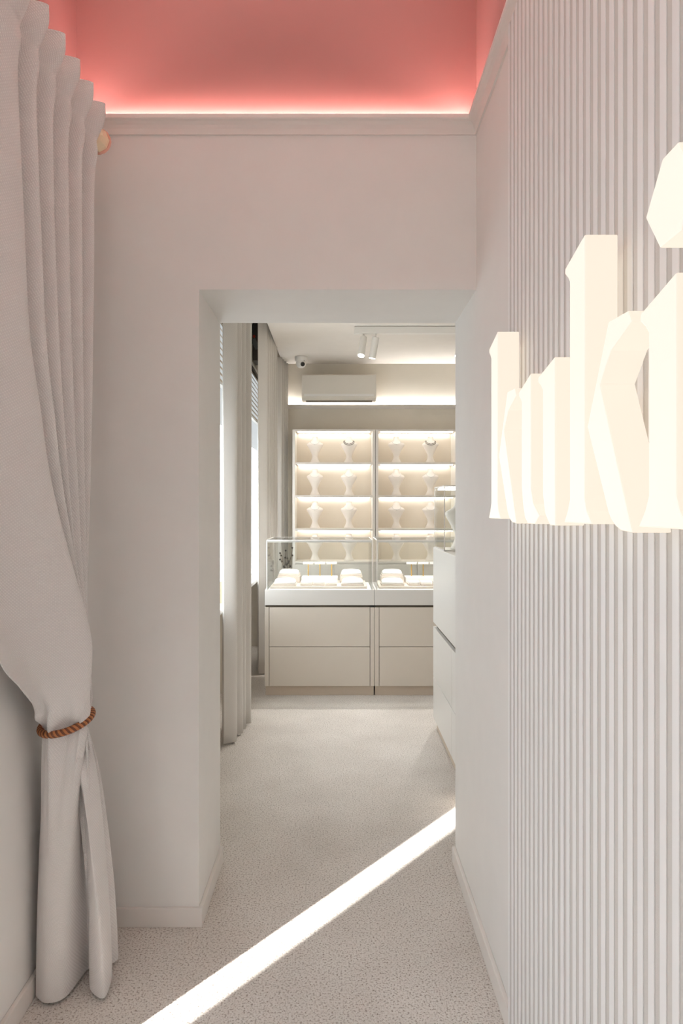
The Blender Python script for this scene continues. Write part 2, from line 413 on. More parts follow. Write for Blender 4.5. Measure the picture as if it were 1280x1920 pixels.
def kick(E):
    return [(E, 1.498), (E - 0.080, 1.634), (E - 0.145, 1.631), (E - 0.156, 1.614), (E - 0.089, 1.592), (E - 0.050, 1.553), (E - 0.089, 1.476), (E - 0.158, 1.344), (E - 0.120, 1.346), (E - 0.103, 1.352), (E - 0.090, 1.360), (E - 0.080, 1.370)]
def letter(name, polys, label):
    o = glyph(name, polys, sg); o['label'] = label; return o
letter('letter', [stem(1.603, 1.792), kick(1.592)], 'first letter k, farthest from the camera')
u1 = [(1.328, 1.639), (1.416, 1.616), (1.415, 1.608), (1.402, 1.600), (1.394, 1.592), (1.394, 1.420), (1.385, 1.385), (1.371, 1.358), (1.350, 1.346), (1.300, 1.346), (1.270, 1.362), (1.310, 1.385), (1.326, 1.415)]
u2 = [(1.181, 1.638), (1.280, 1.621), (1.279, 1.612), (1.262, 1.602), (1.250, 1.592), (1.250, 1.400), (1.236, 1.366), (1.209, 1.346), (1.178, 1.346)]
letter('letter', [u1, u2], 'letter u between the two letters k')
letter('letter', [stem(1.037, 1.792), kick(1.027)], 'second letter k, the tall one')
li = letter('letter', [stem(0.756, 1.637)], 'letter i at the right edge of the picture')
dot = glyph('letter_dot', [[(0.789, 1.779), (0.832, 1.729), (0.795, 1.678), (0.745, 1.678), (0.722, 1.729), (0.752, 1.779)]], sg)
dot.parent = li; dot.matrix_parent_inverse = (Matrix.Translation(sg.location) @ li.matrix_parent_inverse).inverted()
dot['label'] = 'faceted dot of the letter i'
for yy in (1.64, 1.53, 1.36, 1.21, 1.07, 0.95, 0.79):
    child_at(box('standoff', 'silver', (XBs - 0.002, PX - 0.0005, yy - 0.004, yy + 0.004, 1.46, 1.468)), sg)

# ------------------------------------------------------------------ tied-back curtain on the left
def cloth(name, levels, mat, parent, nu=7, nv=6, thick=0.0025, pucker=None):
    """levels: list of (z or list of z, [(x, y), ...]); smooth surface through the control folds"""
    rows = []
    for z, pts in levels:
        zz = z if isinstance(z, (list, tuple)) else [z] * len(pts)
        rows.append([Vector((p[0], p[1], q)) for p, q in zip(pts, zz)])
    fine = [spline(r, nu) for r in rows]
    K = len(fine[0]); cols = [spline([fine[i][j] for i in range(len(fine))], nv) for j in range(K)]
    R = len(cols[0])
    if pucker:
        for j in range(K):
            for p in cols[j]:
                dx, dy = pucker(j / nu, p.z); p.x += dx; p.y += dy
    v = [cols[j][i] for i in range(R) for j in range(K)]
    f = [(i * K + j, i * K + j + 1, (i + 1) * K + j + 1, (i + 1) * K + j) for i in range(R - 1) for j in range(K - 1)]
    me = bpy.data.meshes.new(name); me.from_pydata([tuple(p) for p in v], [], f)
    ul = [0.0]
    for j in range(1, K): ul.append(ul[-1] + (fine[1][j] - fine[1][j - 1]).length)
    uvl = me.uv_layers.new(name='cloth')
    for p in me.polygons:
        p.use_smooth = True
        for li_, vi in zip(p.loop_indices, p.vertices): uvl.data[li_].uv = (ul[vi % K], v[vi].z)
    me.materials.append(M[mat])
    o = bpy.data.objects.new(name, me); COL.objects.link(o)
    md = o.modifiers.new('thickness', 'SOLIDIFY'); md.thickness = thick; md.offset = 0
    if parent is not None: child_at(o, parent)
    return o

NF = 14
crestY = [1.55 + 0.10 * k for k in range(6)]
def top_row(xc, xt):
    r = [(xc - 0.01, 1.26), (xt + 0.012, 1.40)]
    for k in range(6):
        r.append((xc, crestY[k])); r.append((xt, crestY[k] + 0.052))
    return r
tie_row = [(-0.832, 1.930), (-0.795, 1.872), (-0.703, 1.900), (-0.752, 1.915), (-0.700, 1.925), (-0.765, 1.930), (-0.704, 1.945), (-0.785, 1.940), (-0.712, 1.958), (-0.80, 1.952), (-0.722, 1.970), (-0.80, 1.968), (-0.742, 1.985), (-0.815, 1.975)]
bulge_row = [(-0.812, 1.820), (-0.780, 1.828), (-0.690, 1.880), (-0.755, 1.925), (-0.705, 1.940), (-0.765, 1.940), (-0.708, 1.965), (-0.785, 1.950), (-0.716, 1.985), (-0.80, 1.965), (-0.730, 2.000), (-0.80, 1.985), (-0.752, 2.015), (-0.815, 2.0)]
p1Z = [(2.36, 1.556), (2.06, 1.584), (1.796, 1.611), (1.627, 1.660), (1.4476, 1.712), (1.24, 1.805), (1.037, 1.895), (0.94, 1.905)]
hang = top_row(-0.733, -0.805)
nearY = [(1.26, 1.265, 1.28, 1.30, 1.34, 1.41, 1.53, 1.66), (1.40, 1.405, 1.415, 1.44, 1.485, 1.56, 1.68, 1.77)]
levels = []
h = top_row(-0.700, -0.800); levels.append((2.592, h))
levels.append((2.545, top_row(-0.702, -0.757)))
levels.append((2.500, top_row(-0.722, -0.757)))
levels.append((2.485, top_row(-0.728, -0.757)))
levels.append((2.445, top_row(-0.724, -0.785)))
def lerp2(a, b, t): return (a[0] + (b[0] - a[0]) * t, a[1] + (b[1] - a[1]) * t)
for Z, Y1 in p1Z:
    s = (Y1 - 1.55) / (1.905 - 1.55)
    tt = (2.5 - Z) / (2.5 - 0.85)
    row = []
    for c in range(NF):
        a = hang[c]; e = bulge_row[c]
        if c < 2:
            row.append((a[0] + (e[0] - a[0]) * (0.0, 0.0, 0.01, 0.03, 0.06, 0.12, 0.25, 0.45)[len(levels) - 5], nearY[c][len(levels) - 5])); continue
        if c == 2: row.append((a[0] + (e[0] - a[0]) * s ** 2, Y1)); continue
        if c < 2:
            k = (1.9, 1.25)[c]
            sx = s ** 2.5
            row.append((a[0] + (e[0] - a[0]) * sx, a[1] + (e[1] - a[1]) * (s ** k)))
        else:
            k = s ** 1.0 if c < 6 else tt ** 2.2
            kx = tt ** 2.0
            row.append((a[0] + (e[0] - a[0]) * kx, a[1] + (e[1] - a[1]) * k))
    levels.append((Z, row))
levels.append((0.845, bulge_row))
mid_tie = [lerp2(t_, b_, 0.45) for t_, b_ in zip(tie_row, bulge_row)]
tie_row = [(-0.766 + (x + 0.766) * 0.90, y) for x, y in tie_row]
levels.append((0.812, [lerp2(t_, b_, 0.80) for t_, b_ in zip(tie_row, bulge_row)]))
levels.append((0.786, [lerp2(t_, b_, 0.25) for t_, b_ in zip(tie_row, bulge_row)]))
levels.append((0.770, tie_row))
levels.append((0.745, tie_row))
bot = [(-0.846, 1.912), (-0.806, 1.884), (-0.762, 1.908), (-0.740, 2.025), (-0.703, 1.938), (-0.652, 1.905), (-0.668, 2.01), (-0.715, 1.985), (-0.668, 2.070), (-0.740, 2.03), (-0.705, 2.105), (-0.775, 2.04), (-0.765, 2.11), (-0.835, 2.06)]
for z, t in ((0.62, 0.34), (0.45, 0.62), (0.25, 0.86), (0.10, 0.97), (0.03, 1.0)):
    levels.append((z, [lerp2(a, c_, t) for a, c_ in zip(tie_row, bot)]))
levels.append((0.012, bot))
ct = thing('tied_curtain', 'heavy off-white woven curtain gathered with a brown rope at the left wall', 'curtain', (-0.76, 1.93, 0.0))
def pucker(u, z):
    w = math.exp(-((z - 0.775) / (0.085 if z > 0.775 else 0.20)) ** 2)
    a = 0.013 * w * (math.sin(u * 9.0 + 0.6) + 0.6 * math.sin(u * 15.0))
    return (a * 0.25, a if u < 3 else a * 0.5)
cl = cloth('curtain_cloth', levels, 'curtain', ct, nu=12, nv=8, pucker=pucker)

# stitched hem band at the foot
# rod with finial
rd = thing('curtain_rod', 'rose gold curtain rod with a round faceted finial above the tied curtain', 'curtain rod', (-0.756, 2.08, 2.520))
child_at(B().tube([(-0.772, 1.0, 2.516), (-0.772, 2.10, 2.516)], 0.0080, 12).build('rod', 'rodgold', None, smooth=True), rd)
fin = B()
prof = [(0.012, -0.010), (0.016, 0.0), (0.028, 0.008), (0.037, 0.026), (0.038, 0.040), (0.031, 0.060), (0.016, 0.072), (0.004, 0.076)]
fin.lathe(prof, seg=9)
M['cream_enamel'] = plain('cream_enamel', srgb(240, 218, 186), 0.25, metal=0.15, vary=0.08, scale=40)
fo = fin.build('finial', 'cream_enamel'); fo.rotation_euler = (-PI / 2, 0, 0)
fo.location = (0.008, 0.005, 0); fo.parent = rd
fb = B().lathe([(0.0385, 0.036), (0.0405, 0.039), (0.0405, 0.045), (0.037, 0.049)], seg=18).build('finial_band', 'pinkgold', rd); fb.rotation_euler = (-PI / 2, 0, 0); fb.location = (0.008, 0.005, 0)
child_at(box('bracket', 'rodgold', (XL, -0.75, 1.985, 1.997, 2.511, 2.521)), rd)

# twisted tie-back rope
M['rope2'] = plain('rope_copper', srgb(176, 112, 66), 0.45, vary=0.2, scale=260)
M['rope'] = plain('rope_dark', srgb(104, 58, 34), 0.55, vary=0.2, scale=260)  # alternating dark and copper strands put groove shade into the colour
rp = thing('tieback_rope', 'twisted brown cord tied round the off-white curtain', 'rope', (-0.765, 1.93, 0.775))
def ropeC(a):
    x = -0.766 + 0.067 * math.cos(a); yy = 1.926 + 0.070 * math.sin(a)
    return Vector((x, yy, 0.777 + 0.012 * math.cos(a) + 0.014 * math.sin(a)))
for k in range(4):
    pts = []
    N = 300
    for i in range(N):
        a = 2 * PI * i / N; p = ropeC(a)
        d = (ropeC(a + 0.01) - ropeC(a - 0.01)).normalized(); n1 = d.cross(Vector((0, 0, 1))).normalized(); n2 = d.cross(n1)
        ph = a * 17 + k * PI / 2
        pts.append(p + (n1 * math.cos(ph) + n2 * math.sin(ph)) * 0.0060)
    child_at(B().tube(pts, 0.0046, 7, closed=True).build('strand', ('rope', 'rope2')[k % 2], None, smooth=True), rp)

# ------------------------------------------------------------------ curtains of the back room
def hung_curtain(label, crest, trough, z0, z1, sway):
    pts = []
    for k in range(max(len(crest), len(trough))):
        if k < len(trough): pts.append(trough[k])
        if k < len(crest): pts.append(crest[k])
    cx_ = sum(p[0] for p in pts) / len(pts); cy_ = sum(p[1] for p in pts) / len(pts)
    t = thing('window_curtain', label, 'curtain', (cx_, cy_, z0), 'white pleated curtains along the window wall')
    lv = []
    for i in range(7):
        u = i / 6; z = z1 + (z0 - z1) * u
        lv.append((z, [(x + sway * u * math.sin(2.3 * j + 1), y + 0.012 * u * math.sin(1.7 * j + 3 * u)) for j, (x, y) in enumerate(pts)]))
    cloth('curtain_cloth', lv, 'curtain2', t, nu=8, nv=3)
    hm = [(x, y) for x, y in lv[-1][1]]
    return t
hung_curtain('white pleated floor-length curtain nearest the doorway, before the first window', [(-0.596, 4.03), (-0.588, 4.145), (-0.574, 4.25), (-0.550, 4.34)], [(-0.672, 3.96), (-0.690, 4.09), (-0.685, 4.20), (-0.675, 4.30), (-0.670, 4.38)], 0.012, 3.08, 0.007)
hung_curtain('white pleated curtain between the two windows, half behind the glass counter', [(-0.592, 5.70), (-0.582, 5.80), (-0.574, 5.90), (-0.568, 6.00), (-0.562, 6.10), (-0.556, 6.20)], [(-0.665, 5.64), (-0.675, 5.755), (-0.675, 5.855), (-0.670, 5.955), (-0.665, 6.055), (-0.66, 6.155), (-0.66, 6.245)], 0.012, 3.08, 0.007)
hung_curtain('white pleated curtain in the far corner next to the lit shelves', [(-0.545, 6.60), (-0.530, 6.68), (-0.516, 6.76), (-0.502, 6.84)], [(-0.605, 6.56), (-0.615, 6.645), (-0.61, 6.725), (-0.60, 6.805), (-0.59, 6.88)], 0.012, 2.838, 0.004)
tag(box('curtain_rail', 'white', (-0.64, -0.61, YB + 0.2, 6.45, 3.09, 3.11)), 'thin white curtain rail in the ceiling recess', 'rail')

# ------------------------------------------------------------------ lit shelving with busts
def shelf_unit(x0, x1, label):
    t = thing('display_shelf', label, 'shelf', ((x0 + x1) / 2, 6.75, 0))
    Y0, Y1 = 6.60, 6.905
    zs = [0.869, 1.187, 1.510, 1.829]; top = 2.147
    child_at(box('side_panel', 'shelf', (x0, x0 + 0.026, Y0, Y1, 0, top), bevel=0.001), t)
    child_at(box('side_panel', 'shelf', (x1 - 0.026, x1, Y0, Y1, 0, top), bevel=0.001), t)
    child_at(box('top_panel', 'shelf', (x0 + 0.026, x1 - 0.026, Y0, Y1, top - 0.018, top), bevel=0.001), t)
    child_at(box('back_panel', 'shelfback', (x0 + 0.026, x1 - 0.026, Y1 - 0.012, Y1, 0.869, top - 0.018)), t)
    for k, z in enumerate(zs):
        child_at(box('shelf_board', 'shelf', (x0 + 0.026, x1 - 0.026, Y0 + 0.004, Y1 - 0.012, z - 0.020, z), bevel=0.001), t)
    for k, z in enumerate(zs[1:] + [top + 0.0]):
        child_at(box('led_strip', 'led_shelf_front', (x0 + 0.05, x1 - 0.05, Y0 + 0.030, Y0 + 0.044, z - 0.0265, z - 0.0205)), t)
        child_at(box('led_strip', 'led_shelf', (x0 + 0.05, x1 - 0.05, Y1 - 0.040, Y1 - 0.022, z - 0.0265, z - 0.0205)), t)
    bc = child_at(box('base_cabinet', 'shelf', (x0 + 0.026, x1 - 0.026, Y0 + 0.006, Y1, 0.06, 0.845)), t)
    hw = (x0 + x1) / 2
    child_at(box('cabinet_door', 'shelf', (x0 + 0.027, hw - 0.002, Y0 - 0.01, Y0 + 0.004, 0.07, 0.84), bevel=0.002), t)
    child_at(box('cabinet_door', 'shelf', (hw + 0.002, x1 - 0.027, Y0 - 0.01, Y0 + 0.004, 0.07, 0.84), bevel=0.002), t)
    return zs
SX = [(-0.443, 0.357), (0.361, 1.161)]
zs = shelf_unit(*SX[0], 'white lit display shelves at left holding necklace busts')
shelf_unit(*SX[1], 'white lit display shelves at right, partly behind the door jamb')

BP = [(0.000, .050, .040), (0.006, .051, .041), (0.020, .043, .034), (0.045, .031, .026), (0.068, .0265, .023), (0.090, .032, .025), (0.120, .047, .029), (0.150, .064, .033), (0.172, .077, .035), (0.184, .081, .034), (0.194, .076, .031), (0.204, .060, .027), (0.214, .043, .025), (0.224, .034, .024), (0.240, .028, .023), (0.256, .0265, .022), (0.260, .0245, .020)]
def bust_mesh():
    b = B(); rings = []
    for z, hw, hd in BP:
        lean = -0.018 * max(0, (z - 0.1) / 0.16) ** 1.5 if z < 0.19 else -0.018 * max(0, (0.19 - 0.1) / 0.16) ** 1.5 + (z - 0.19) * 0.12
        rings.append([(hw * math.copysign(abs(math.cos(a)) ** 0.9, math.cos(a)), lean + hd * math.sin(a), z) for a in [2 * PI * j / 28 for j in range(28)]])
    b.loft(rings); return b
bust0 = None
rowsn = ['lowest', 'third', 'second', 'top']
def bust_at(z):
    z = max(0.0, min(0.26, z))
    for (z0, w0, d0), (z1, w1, d1) in zip(BP, BP[1:]):
        if z <= z1:
            t = (z - z0) / (z1 - z0); break
    lean = -0.018 * max(0, (z - 0.1) / 0.16) ** 1.5 if z < 0.19 else -0.018 * max(0, (0.19 - 0.1) / 0.16) ** 1.5 + (z - 0.19) * 0.12
    return w0 + (w1 - w0) * t, d0 + (d1 - d0) * t, lean
def neck_ring(drop, r, a=0.040):
    pts = []
    for j in range(48):
        th = 2 * PI * j / 48; sn_ = math.sin(th)
        z = 0.220 - (drop * sn_ ** 1.2 if sn_ > 0 else 0.0)
        hw, hd, ln = bust_at(z)
        x = (a + (0.016 * sn_ if sn_ > 0 else 0)) * math.cos(th) if sn_ > 0 else (hw + r) * math.cos(th)
        q = math.sqrt(max(0.0, 1 - min(1, abs(x) / hw) ** 2))
        pts.append((x, ln - math.copysign(hd * q + r, sn_), z))
    return pts
def make_bust(loc, label, sc=1.0):
    global bust0
    t = thing('necklace_bust', label, 'bust', loc, 'necklace busts on the lit shelves')
    t.scale = (sc, sc, sc)
    if bust0 is None:
        bust0 = bust_mesh().build('bust_body', 'bust', t, smooth=True)
        capo = B().lathe([(0.0262, 0.2575), (0.0262, 0.2605), (0.022, 0.2620)], c=(0, -0.0003, 0), seg=24, sy=0.84).build('neck_cap', 'bustneck', t, smooth=False)
        bust0['cap'] = 0
        make_bust.cap = capo
    else:
        for q in (bust0, make_bust.cap):
            c = q.copy(); COL.objects.link(c); c.parent = t
    return t
def make_necklace(loc, label, kind):
    t = thing('necklace', label, 'necklace', loc, 'necklaces worn by the busts')
    if kind == 'dark':
        B().tube(neck_ring(0.030, 0.003), 0.0026, 6, closed=True).build('chain', 'darkchain', t)
        B().tube(neck_ring(0.044, 0.003, 0.050), 0.0026, 6, closed=True).build('chain', 'darkchain', t)
        B().lathe([(0.001, -0.007), (0.006, -0.004), (0.007, 0), (0.006, 0.004), (0.001, 0.007)], c=(0, -0.050, 0.190), seg=12).build('pendant', 'pearl', t, smooth=True)
    elif kind == 'silver':
        B().tube(neck_ring(0.036, 0.002), 0.0022, 6, closed=True).build('chain', 'silver', t)
        B().lathe([(0.001, -0.005), (0.0045, -0.003), (0.005, 0), (0.001, 0.005)], c=(0, -0.046, 0.182), seg=10).build('pendant', 'silver', t)
    else:
        pts = neck_ring(0.040, 0.003)
        b = B()
        for p in pts[::1]:
            b.lathe([(0.0008, -0.0032), (0.0028, -0.0018), (0.0033, 0), (0.0028, 0.0018), (0.0008, 0.0032)], c=p, seg=8)
        b.build('pearl_string', 'pearl', t, smooth=True)
    return t
kinds = [['pearl', 'silver', 'silver', 'pearl'], ['silver', 'pearl', 'silver', 'pearl'], ['pearl', 'silver', 'pearl', 'silver'], ['silver', 'dark', 'silver', 'dark']]
kn = {'dark': 'dark necklace with white pendant', 'silver': 'thin silver necklace', 'pearl': 'pale pearl necklace'}
for r in range(4):
    n = 0
    for ui, (x0, x1) in enumerate(SX):
        for si, fx in enumerate((0.265, 0.685)):
            x = x0 + (x1 - x0) * fx
            pos = '%s bust, %s shelf of the %s cabinet' % (('left-hand', 'right-hand')[si], rowsn[r], ('left', 'right')[ui])
            make_bust((x, 6.745, zs[r]), 'cream necklace display form, ' + pos)
            make_necklace((x, 6.745, zs[r]), kn[kinds[r][n]] + ', ' + pos, kinds[r][n]); n += 1

# ------------------------------------------------------------------ glass counters
YC = 5.03
def counter(x0, label):
    x1 = x0 + 0.808
    t = thing('glass_counter', label, 'counter', ((x0 + x1) / 2, YC + 0.27, 0))
    Y1 = YC + 0.55
    add = lambda n, m, q, bv=0.0: child_at(box(n, m, q, bevel=bv), t)
    add('plinth', 'plinth', (x0 + 0.004, x1 - 0.004, YC + 0.02, Y1, 0.0, 0.07))
    add('side_panel', 'lacquer', (x0, x0 + 0.031, YC, Y1, 0.07, 0.651), 0.0015)
    add('side_panel', 'lacquer', (x1 - 0.031, x1, YC, Y1, 0.07, 0.651), 0.0015)
    add('body', 'dark_gap', (x0 + 0.033, x1 - 0.033, YC + 0.02, Y1, 0.07, 0.651))
    add('drawer', 'lacquer', (x0 + 0.034, x1 - 0.034, YC, YC + 0.019, 0.363, 0.651), 0.0015)
    add('drawer', 'lacquer', (x0 + 0.034, x1 - 0.034, YC, YC + 0.019, 0.071, 0.359), 0.0015)
    add('shadow_gap', 'dark_gap', (x0 + 0.004, x1 - 0.004, YC + 0.022, Y1, 0.651, 0.667))
    add('apron', 'lacquer_pale', (x0, x1, YC, Y1, 0.667, 0.781), 0.0015)
    add('deck', 'silk', (x0 + 0.024, x1 - 0.024, YC + 0.016, Y1 - 0.02, 0.781, 0.7812))
    gx0, gx1, gz = x0 + 0.014, x1 - 0.014, 1.142
    g = 0.006
    hood = add('front_pane', 'glass', (gx0, gx1, YC + 0.004, YC + 0.004 + g, 0.781, gz))
    add('side_pane', 'glass', (gx0, gx0 + g, YC + 0.011, Y1 - 0.01, 0.781, gz))
    add('side_pane', 'glass', (gx1 - g, gx1, YC + 0.011, Y1 - 0.01, 0.781, gz))
    add('back_pane', 'glass', (gx0 + g, gx1 - g, Y1 - 0.016, Y1 - 0.010, 0.781, gz))
    add('top_pane', 'glass', (gx0, gx1, YC + 0.002, Y1 - 0.01, gz, gz + g))
    ed = B()
    e = 0.006
    for xx in (gx0 - 0.001, gx1 - e + 0.001):
        ed.box(xx, xx + e, YC + 0.001, YC + 0.001 + e, 0.781, gz)
    ed.box(gx0, gx1, YC, YC + e, gz + 0.001, gz + 0.001 + 0.006); ed.box(gx0, gx1, Y1 - 0.013, Y1 - 0.009, gz + 0.001, gz + 0.007)
    for xx in (gx0 - 0.001, gx1 - e + 0.001): ed.box(xx, xx + e, YC + e, Y1 - 0.013, gz + 0.001, gz + 0.007)
    child_at(ed.build('glass_edges', 'edge'), t)
    add('led_strip', 'led_case', (gx0 + 0.03, gx1 - 0.03, YC + 0.013, YC + 0.023, gz - 0.006, gz - 0.001))
    add('led_channel', 'edge', (gx0 + 0.006, gx1 - 0.006, YC + 0.0105, YC + 0.0125, gz - 0.012, gz - 0.0005))
    return t
CX = [-0.542, 0.2685]
counter(CX[0], 'beige two-drawer counter with glass case, left of the two by the shelves')
counter(CX[1], 'beige two-drawer counter with glass case, right of the two by the shelves')
tag(box('spacer_block', 'black', (0.236, 0.266, YC + 0.002, YC + 0.020, 0.6515, 0.6665)), 'small black block in the gap where the two counters meet', 'block')

def pillow(x0, x1, y0, y1, z0, h, label):
    t = thing('jewellery_pillow', label, 'display pillow', ((x0 + x1) / 2, (y0 + y1) / 2, z0), 'jewellery pads in the glass cases')
    hx, hy = (x1 - x0) / 2, (y1 - y0) / 2
    B().box(-hx, hx, -hy, hy, 0, 0.016).build('tray', 'beige_box', t, bevel=0.002)
    rings = []
    for k in range(9):
        a = k / 8; yy = -hy * 0.92 + 1.84 * hy * a
        hh = h * math.sin(PI * (0.12 + 0.76 * a)) ** 0.7
        ring_ = [(hx * 0.94 * math.cos(q), yy, 0.016 + hh * max(0.0, math.sin(q)) ** 0.55) for q in [PI * j / 12 for j in range(13)]]
        rings.append(ring_)
    B().loft(rings, closed=True).build('pad', 'silk', t, smooth=True)
    ch = [(0.7 * hx * math.cos(q), -hy * 0.1 + hy * 0.5 * math.sin(q), 0.016 + h * (0.93 if q < 10 else 1)) for q in [PI + PI * j / 14 for j in range(15)]]
    B().tube([(p[0], p[1], p[2] + 0.004 - 0.25 * h * (abs(p[0]) / hx) ** 2) for p in ch], 0.0022, 6).build('chain', 'silver', t)
    return t
def tbar(x, y_, z0, w, label):
    t = thing('bracelet_stand', label, 'jewellery stand', (x, y_, z0), 'gold bar stands in the glass cases')
    B().lathe([(0.016, 0), (0.016, 0.004), (0.004, 0.006)], seg=14).build('foot', 'silk', t)
    B().tube([(0, 0, 0.004), (0, 0, 0.100)], 0.0042, 8).build('post', 'gold', t)
    B().tube([(-w / 2, 0, 0.106), (w / 2, 0, 0.106)], 0.010, 12).build('bar', 'silk', t)
def fill_case(cx0, side, nb):
    d = cx0 + 0.542
    tag(box('display_board', 'beige_box', (-0.508 + d, 0.214 + d, 5.09, 5.52, 0.7813, 0.800), bevel=0.003), 'flat beige base board inside the %s glass case' % side, 'display board')
    pillow(-0.487 + d, -0.316 + d, 5.11, 5.26, 0.800, 0.045, 'white pillow pad at the front left of the %s glass case' % side)
    pillow(0.022 + d, 0.193 + d, 5.11, 5.26, 0.800, 0.045, 'white pillow pad at the front right of the %s glass case' % side)
    for q, (a, nm) in enumerate(((-0.285, 'left'), (-0.192, 'middle'), (-0.099, 'right'))):
        t = thing('ring_tray', 'small white ring pad, %s of three in the %s glass case' % (nm, side), 'ring tray', (a + 0.045 + d, 5.175, 0.800), 'ring pads in the glass cases')
        B().box(-0.044, 0.044, -0.06, 0.06, 0, 0.016).build('tray', 'beige_box', t, bevel=0.002)
        for k in range(4): B().tube([(-0.040, -0.042 + k * 0.028, 0.022), (0.040, -0.042 + k * 0.028, 0.022)], 0.011, 10).build('roll', 'silk', t, smooth=True)
    for a, nm in ((-0.475, 'left'), (0.015, 'right')):
        st = tag(box('riser_block', 'beige_box', (a + d, a + 0.175 + d, 5.335, 5.50, 0.800, 0.850), bevel=0.002), 'beige riser block at the back %s of the %s glass case' % (nm, side), 'riser')
        pillow(a + 0.005 + d, a + 0.170 + d, 5.345, 5.49, 0.850, 0.040, 'white pillow pad on the raised back %s of the %s glass case' % (nm, side))
    tag(box('riser_block', 'silk', (-0.285 + d, -0.005 + d, 5.30, 5.46, 0.800, 0.845), bevel=0.003), 'white riser block under the gold bar stands in the %s glass case' % side, 'riser')
    for k in range(3):
        tbar(-0.236 + 0.092 * k + d, 5.36, 0.845, 0.080, 'white bar on a gold post, %s of three in the %s glass case' % (('left', 'middle', 'right')[k], side))
fill_case(CX[0], 'left', 3); fill_case(CX[1], 'right', 3)

# side counter at the right of the passage
sc_ = thing('side_counter', 'tall pale grey counter with drawers just beyond the doorway on the right', 'counter', (0.90, 3.55, 0))
X0, X1, Y0, Y1 = 0.596, 1.15, 2.90, 4.286
ad = lambda n, m, q, bv=0.0: child_at(box(n, m, q, bevel=bv), sc_)
ad('plinth', 'plinth', (X0 + 0.02, X1, Y0, Y1 - 0.02, 0, 0.07))
ad('body', 'dark_gap', (X0 + 0.021, X1, Y0, Y1 - 0.02, 0.07, 0.667))
for a, b_ in ((2.90, 3.588), (3.592, 4.286)):
    ad('drawer', 'lacquer_pale', (X0, X0 + 0.02, a, b_, 0.071, 0.326), 0.0015)
    ad('drawer', 'lacquer_pale', (X0, X0 + 0.02, a, b_, 0.330, 0.640), 0.0015)
ad('end_panel', 'lacquer_pale', (X0 + 0.021, X1, Y1 - 0.019, Y1, 0.07, 0.651), 0.0015)
ad('upper_box', 'lacquer_pale', (X0, X1, Y0, Y1, 0.667, 1.136), 0.002)
gc = thing('glass_case', 'clear glass case with light bar standing on the side counter at right', 'glass case', (0.86, 4.08, 1.136))
gx0, gx1, gy0, gy1, gz0, gz1 = 0.602, 1.10, 3.88, 4.27, 1.1365, 1.504
ga = lambda n, m, q: child_at(box(n, m, q), gc)
ga('front_pane', 'glass', (gx0, gx1, gy0, gy0 + 0.006, gz0, gz1)); ga('back_pane', 'glass', (gx0, gx1, gy1 - 0.006, gy1, gz0, gz1))
ga('side_pane', 'glass', (gx0, gx0 + 0.006, gy0 + 0.006, gy1 - 0.006, gz0, gz1)); ga('side_pane', 'glass', (gx1 - 0.006, gx1, gy0 + 0.006, gy1 - 0.006, gz0, gz1))
ga('top_pane', 'glass', (gx0, gx1, gy0, gy1, gz1, gz1 + 0.006))
ed = B()
for xx in (gx0 - 0.001, gx1 - 0.004):
    for yy in (gy0 - 0.001, gy1 - 0.004): ed.box(xx, xx + 0.005, yy, yy + 0.005, gz0, gz1)
for zz in (gz0, gz1 + 0.001):
    ed.box(gx0, gx1, gy0 - 0.001, gy0 + 0.004, zz, zz + 0.006); ed.box(gx0 - 0.001, gx0 + 0.004, gy0, gy1, zz, zz + 0.006)
child_at(ed.build('glass_edges', 'edge'), gc)
ga('led_strip', 'led_bar', (gx0 + 0.012, gx1 - 0.02, gy1 - 0.10, gy1 - 0.05, gz1 - 0.012, gz1 - 0.002))
make_bust((0.725, 4.06, 1.1365), 'cream necklace display form inside the glass case at right', 1.15)['group'] = 'bust in the small case'

# ------------------------------------------------------------------ ceiling fittings and appliances
ac = thing('air_conditioner', 'white wall-mounted air conditioner above the lit shelves', 'air conditioner', (0.005, 6.80, 2.447))
prof = [(6.918, 2.447), (6.735, 2.447), (6.705, 2.470), (6.700, 2.500), (6.700, 2.690), (6.708, 2.698), (6.918, 2.698)]
child_at(B().loft([[(x, yy, z) for yy, z in prof] for x in (-0.358, 0.372)]).build('shell', 'acbody', bevel=0.003), ac)
child_at(box('air_flap', 'white', (-0.335, 0.350, 6.6975, 6.703, 2.485, 2.508), bevel=0.001), ac)
child_at(box('outlet', 'dark_gap', (-0.32, 0.335, 6.735, 6.84, 2.4445, 2.4485)), ac)

dc = thing('dome_camera', 'white dome security camera on the ceiling beside the air conditioner', 'security camera', (-0.36, 6.60, ZB))
B().lathe([(0.058, -0.001), (0.060, -0.012), (0.056, -0.045), (0.050, -0.052)], seg=28).build('mount', 'white', dc, smooth=False)
B().lathe([(0.046, -0.045), (0.049, -0.062), (0.046, -0.082), (0.036, -0.098), (0.020, -0.107), (0.002, -0.110)], seg=24).build('dome', 'white', dc, smooth=True)
l_ = B().lathe([(0.021, -0.004), (0.021, 0.010), (0.016, 0.013), (0.002, 0.014)], seg=18).build('lens', 'black', dc); l_.location = (0.016, -0.036, -0.078); l_.rotation_euler = Vector((0.35, -0.75, -0.55)).to_track_quat('Z', 'Y').to_euler()
l2 = B().box(-0.012, 0.012, -0.003, 0.003, -0.002, 0.004).build('sensor_window', 'black', dc, bevel=0.001); l2.location = (0.024, -0.042, -0.046); l2.rotation_euler = (PI / 2, 0.3, 0.3)

